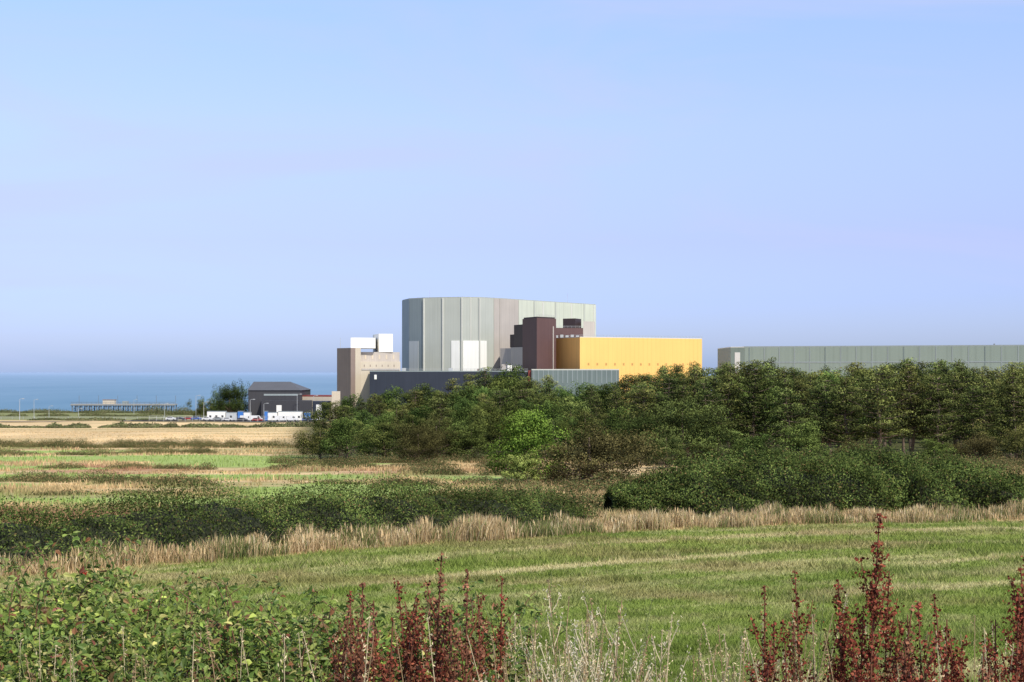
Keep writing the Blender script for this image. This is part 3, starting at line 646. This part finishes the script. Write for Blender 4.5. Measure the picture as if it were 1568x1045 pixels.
# ---------------------------------------------------------------- foreground plants
BX=[-500,0,80,150,250,350,450,550,640,700,760,800,860,950];BYY=[955,945,930,955,985,995,1003,1012,1003,1010,1008,1050,1130,1250]
def bramble():
    mb=MB();n=60000
    x=rng.uniform(-4.5,.35,n);y=rng.uniform(4.1,5.9,n)
    topd=np.interp(x/5.0*F+784,BX,BYY)
    lump=fbm(x*3.0,y*3.0,5,4)-.5
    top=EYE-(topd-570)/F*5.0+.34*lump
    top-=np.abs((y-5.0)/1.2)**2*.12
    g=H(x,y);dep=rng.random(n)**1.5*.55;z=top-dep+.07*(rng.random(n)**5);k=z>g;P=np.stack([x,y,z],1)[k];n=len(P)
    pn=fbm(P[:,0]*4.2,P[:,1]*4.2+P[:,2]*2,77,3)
    c=pal([.34,.31,.18,.08,.02,.07],[(.10,.155,.030),(.17,.235,.045),(.29,.34,.075),(.21,.135,.06),(.20,.07,.045),(.40,.38,.12)],n)*(.15+1.6*pn)[:,None]*np.clip(1.25-dep[k]*2.2,.12,1.25)[:,None]  # colour darkens with depth: shade of the bramble interior painted in
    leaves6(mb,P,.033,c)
    for i in range(380):
        x=rng.uniform(-3.0,.15);y=rng.uniform(4.2,5.8);t=EYE-(np.interp(x/5.*F+784,BX,BYY)-570)/F*5.+.3*(fbm(np.array(x*3.),np.array(y*3.),5,4)-.5)
        a=rng.random()*6.28;L=rng.uniform(.08,.28);up=rng.uniform(.14,.36)
        p0=np.array([x,y,t-.2]);p=np.array([p0+np.array([math.cos(a)*L*q,math.sin(a)*L*q*.5,up*math.sin(q*(1.4+.9*(i%3)/2))]) for q in np.linspace(0,1,7)])
        cc=C(.22,.12,.07) if rng.random()<.5 else C(.20,.23,.08)
        tube(mb,p,np.linspace(.003,.0012,7),cc,4)
        m=20;q=rng.uniform(1.2,5.95,m);j=q.astype(int);pts=p[j]+(p[j+1]-p[j])*(q-j)[:,None]+rng.normal(0,.011,(m,3))
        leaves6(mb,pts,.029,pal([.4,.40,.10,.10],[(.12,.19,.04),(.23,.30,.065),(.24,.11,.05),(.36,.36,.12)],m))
    Q=P[rng.random(n)<.002];leaves(mb,np.repeat(Q,6,0)+rng.normal(0,.003,(len(Q)*6,3)),.010,C(.35,.03,.02),.9)
    mb.build('bramble_hedge',[M_fol])
bramble()
def dock(px,top,Y,full=1.,seed=0):
    r=np.random.default_rng(seed+500);x=px2x(px,Y);g=float(H(x,Y));h=pz(top,Y)-g;mb=MB()
    lean=r.normal(0,.06,2);st=lambda q:np.array([lean[0]*q*q,lean[1]*q*q,h*q])
    tube(mb,[st(q) for q in np.linspace(0,1,8)],np.linspace(.007,.002,8),C(.18,.08,.05),5)
    base=C(.175,.045,.030) if r.random()<.6 else C(.18,.08,.05)
    def spike(pts,dens):
        pts=np.array(pts);seg=len(pts)-1;L=np.linalg.norm(pts[-1]-pts[0])
        nwh=int(L/.016);S=[]
        for k in range(nwh):
            if r.random()<.13: continue
            q=(k+.5)/nwh*seg;i=min(int(q),seg-1);p=pts[i]+(pts[i+1]-pts[i])*(q-i)
            m=int(dens*(1.25-.8*k/nwh)*r.uniform(.4,1.3));rad=.0140*(1.25-.8*k/nwh)*r.uniform(.6,1.3)
            S.append(p+r.normal(0,1,(m,3))*np.array([rad,rad,.005]))
        if S:
            S=np.concatenate(S);c=base*(.4+1.2*r.random((len(S),1)))+np.array([.09,.045,.02])*(r.random((len(S),1))<.18)
            leaves(mb,S,.0108,c,.85)
    spike([st(q) for q in np.linspace(.48,1,6)],20*full**.5)
    nb=int(15*full)
    for i in range(nb):
        q=.38+.50*i/nb;a=r.random()*6.28;L=h*(.27-.19*i/nb)*r.uniform(.6,1.2);p0=st(q)
        pts=[p0+np.array([math.cos(a)*L*.36*(t**.6),math.sin(a)*L*.36*(t**.6),L*t]) for t in np.linspace(0,1,5)]
        tube(mb,pts,np.linspace(.0025,.001,5),C(.2,.07,.04),4);spike(pts[1:],17*full**.5)
    for i in range(4):
        p=st(r.uniform(.1,.4));leaves6(mb,p[None]+r.normal(0,.02,(1,3)),.13,C(.2,.08,.04)*r.uniform(.5,1.2))
    mb.build('dock_plant',[M_seed],loc=(x,Y,g))
D=[(657,842,4.4,1.),(640,890,4.6,.8),(712,872,4.3,.8),(553,885,4.4,.9),(540,905,4.6,.6),(605,910,4.5,.8),(762,884,4.7,.5),(742,920,4.4,.6),(500,920,4.5,.6),(570,925,4.5,.6),
(1322,784,4.2,1.25),(1296,885,4.3,.8),(1345,872,4.4,.7),(1170,898,4.5,.7),(1235,872,4.7,.5),(1222,945,4.4,.7),(1145,980,4.2,.9),(1420,922,4.4,.7),(1470,915,4.5,.8),(1445,950,4.3,.9),(1558,846,4.4,.9),(1548,912,4.2,1.),(1380,978,4.2,.9),(1275,950,4.4,.6),(1400,948,4.6,.6),(1500,965,4.3,.7),(1600,870,4.4,1.),(1660,900,4.5,1.),(1183,952,4.5,.6),(1352,935,4.2,.7),(1525,950,4.5,.6),(672,925,4.5,.7),(1310,930,4.2,1.),(1430,980,4.2,.9),(1340,970,4.1,.9),(1215,980,4.2,.7),(585,940,4.3,.7),(628,935,4.2,.8),(695,940,4.2,.7),(1490,985,4.1,.8)]
for i,d in enumerate(D): dock(d[0],d[1],d[2],d[3],i)
def stalks():
    mb=MB();r=rng
    L=[(r.normal(905,50),r.uniform(905,1025),r.uniform(4.1,5)) for _ in range(30)]+[(835,880,4.6),(868,885,4.5),(915,925,4.3),(1000,955,4.4),(848,905,4.4)]
    L+=[(r.uniform(780,1568),r.uniform(950,1045),r.uniform(4.,5.2)) for _ in range(170)]+[(r.uniform(0,800),r.uniform(950,1015),r.uniform(4.,5.2)) for _ in range(50)]
    L+=[(r.uniform(1180,1300),r.uniform(900,1000),r.uniform(4.,5)) for _ in range(10)]
    for (px,top,Y) in L:
        x=px2x(px,Y);g=float(H(x,Y));h=pz(top,Y)-g
        if h<.2: continue
        a=r.random()*6.28;b=r.uniform(.02,.20);pts=np.array([[x+math.cos(a)*b*q*q,Y+math.sin(a)*b*q*q,g+h*q] for q in np.linspace(0,1,7)])
        pale=r.random()
        c=C(.60,.50,.31) if pale<.45 else C(.42,.30,.17) if pale<.75 else C(.24,.28,.10)
        tube(mb,pts,np.linspace(.0028,.0012,7),c,4)
        m=int(r.uniform(20,60));q=r.uniform(.80,1.0,m);P=np.stack([np.interp(q,np.linspace(0,1,7),pts[:,k]) for k in range(3)],1)
        sp=.010*(1.2-(q-.8)*4)[:,None];P=P+r.normal(0,1,(m,3))*sp*np.array([1,1,.6])
        leaves(mb,P,.012,c*1.1*(.7+.6*r.random((m,1))),.3,1.2)
        if px>800 and px<1020 and r.random()<.7:
            for j in range(5):
                q0=r.uniform(.6,.92);p=np.array([np.interp(q0,np.linspace(0,1,7),pts[:,k]) for k in range(3)]);aa=r.random()*6.28;l=r.uniform(.04,.14)
                e=p+np.array([math.cos(aa)*l*.5,math.sin(aa)*l*.5,l]);tube(mb,[p,(p+e)/2+np.array([0,0,-.008]),e],.0014,C(.64,.55,.38),3)
                leaves(mb,e+r.normal(0,.006,(9,3))*np.array([1,1,3]),.012,C(.68,.61,.45),.3,1.)
    mb.build('dry_grass_stalks',[M_grass])
    mb=MB();n=32000;x=r.uniform(-6,6,n);y=r.uniform(3.4,8.2,n);h=.38*(.4+.9*vn(x*2,y*2,3))*np.clip((8.6-y)/2.2,.2,1)
    P=np.stack([x,y,H(x,y)-.01],1);c=pal([.4,.25,.2,.15],[(.14,.18,.05),(.21,.24,.08),(.42,.34,.2),(.26,.17,.09)],n)
    blades(mb,P,h*1.6,.006,c,.5);mb.build('verge_grass',[M_grass])
stalks()
# ---------------------------------------------------------------- light & sky
el=math.radians(48);az=math.radians(148)
sd=Vector((math.sin(az)*math.cos(el),math.cos(az)*math.cos(el),math.sin(el)))
w=bpy.data.worlds.new('World');scene.world=w;w.use_nodes=True;nt=w.node_tree;nt.nodes.clear();L=nt.links.new
sky=N(nt,'ShaderNodeTexSky',sky_type='NISHITA');sky.sun_disc=False;sky.sun_elevation=el;sky.sun_rotation=az;sky.air_density=1.;sky.dust_density=.6;sky.ozone_density=1.5
tc=N(nt,'ShaderNodeTexCoord');sp=N(nt,'ShaderNodeSeparateXYZ');L(tc.outputs['Generated'],sp.inputs[0])
# summer haze: tint of the clear-sky model by elevation
cr=N(nt,'ShaderNodeValToRGB');e=cr.color_ramp.elements
stops=[(0,(.62,.83,1.62)),(.006,(.62,.81,1.56)),(.022,(.69,.81,1.46)),(.05,(.77,.84,1.45)),(.09,(.97,.90,1.40)),(.17,(1.44,1.28,1.55)),(.26,(1.68,1.60,1.72)),(.5,(1.5,1.5,1.5)),(1,(1.2,1.2,1.2))]
for i,(p,c) in enumerate(stops):
    el_=e[i] if i<2 else e.new(p)
    el_.position=p;el_.color=(c[0]/2,c[1]/2,c[2]/2,1)
L(sp.outputs[2],cr.inputs[0])
mu=N(nt,'ShaderNodeVectorMath',operation='MULTIPLY');L(sky.outputs[0],mu.inputs[0]);L(cr.outputs[0],mu.inputs[1])
# thin cirrus
mp=N(nt,'ShaderNodeMapping');mp.inputs['Scale'].default_value=(1.6,1.6,8);mp.inputs['Rotation'].default_value=(0,.25,0);L(tc.outputs['Generated'],mp.inputs['Vector'])
no=N(nt,'ShaderNodeTexNoise',Scale=1.5,Detail=6.0,Roughness=.55,Distortion=.8);L(mp.outputs[0],no.inputs['Vector'])
mr=N(nt,'ShaderNodeMapRange');mr.inputs['From Min'].default_value=.48;mr.inputs['From Max'].default_value=.70;mr.inputs['To Min'].default_value=0.;mr.inputs['To Max'].default_value=.55;L(no.outputs[0],mr.inputs['Value'])
mx=N(nt,'ShaderNodeMix',data_type='RGBA');L(mr.outputs[0],mx.inputs[0]);L(mu.outputs[0],mx.inputs[6]);mx.inputs[7].default_value=(2.5,2.7,4.1,1)
sc=N(nt,'ShaderNodeVectorMath',operation='SCALE');L(mx.outputs[2],sc.inputs[0]);sc.inputs['Scale'].default_value=2.
bg=N(nt,'ShaderNodeBackground',Strength=.12);o=N(nt,'ShaderNodeOutputWorld')
L(sc.outputs[0],bg.inputs[0]);L(bg.outputs[0],o.inputs[0])
sl=bpy.data.lights.new('sun','SUN');sl.energy=5.;sl.angle=math.radians(.53);sl.color=(1,.93,.82)
so=bpy.data.objects.new('sun',sl);so.rotation_euler=sd.to_track_quat('Z','Y').to_euler();so.location=(50,-100,200);scene.collection.objects.link(so)
cam=bpy.data.cameras.new('camera');cam.lens=50;cam.sensor_width=36;cam.shift_y=.0303;cam.clip_end=200000;cam.clip_start=.1
co=bpy.data.objects.new('camera',cam);co.location=(0,0,EYE);co.rotation_euler=(math.radians(90),0,0);scene.collection.objects.link(co);scene.camera=co
scene.view_settings.view_transform='Standard';scene.view_settings.look='None';scene.view_settings.exposure=0
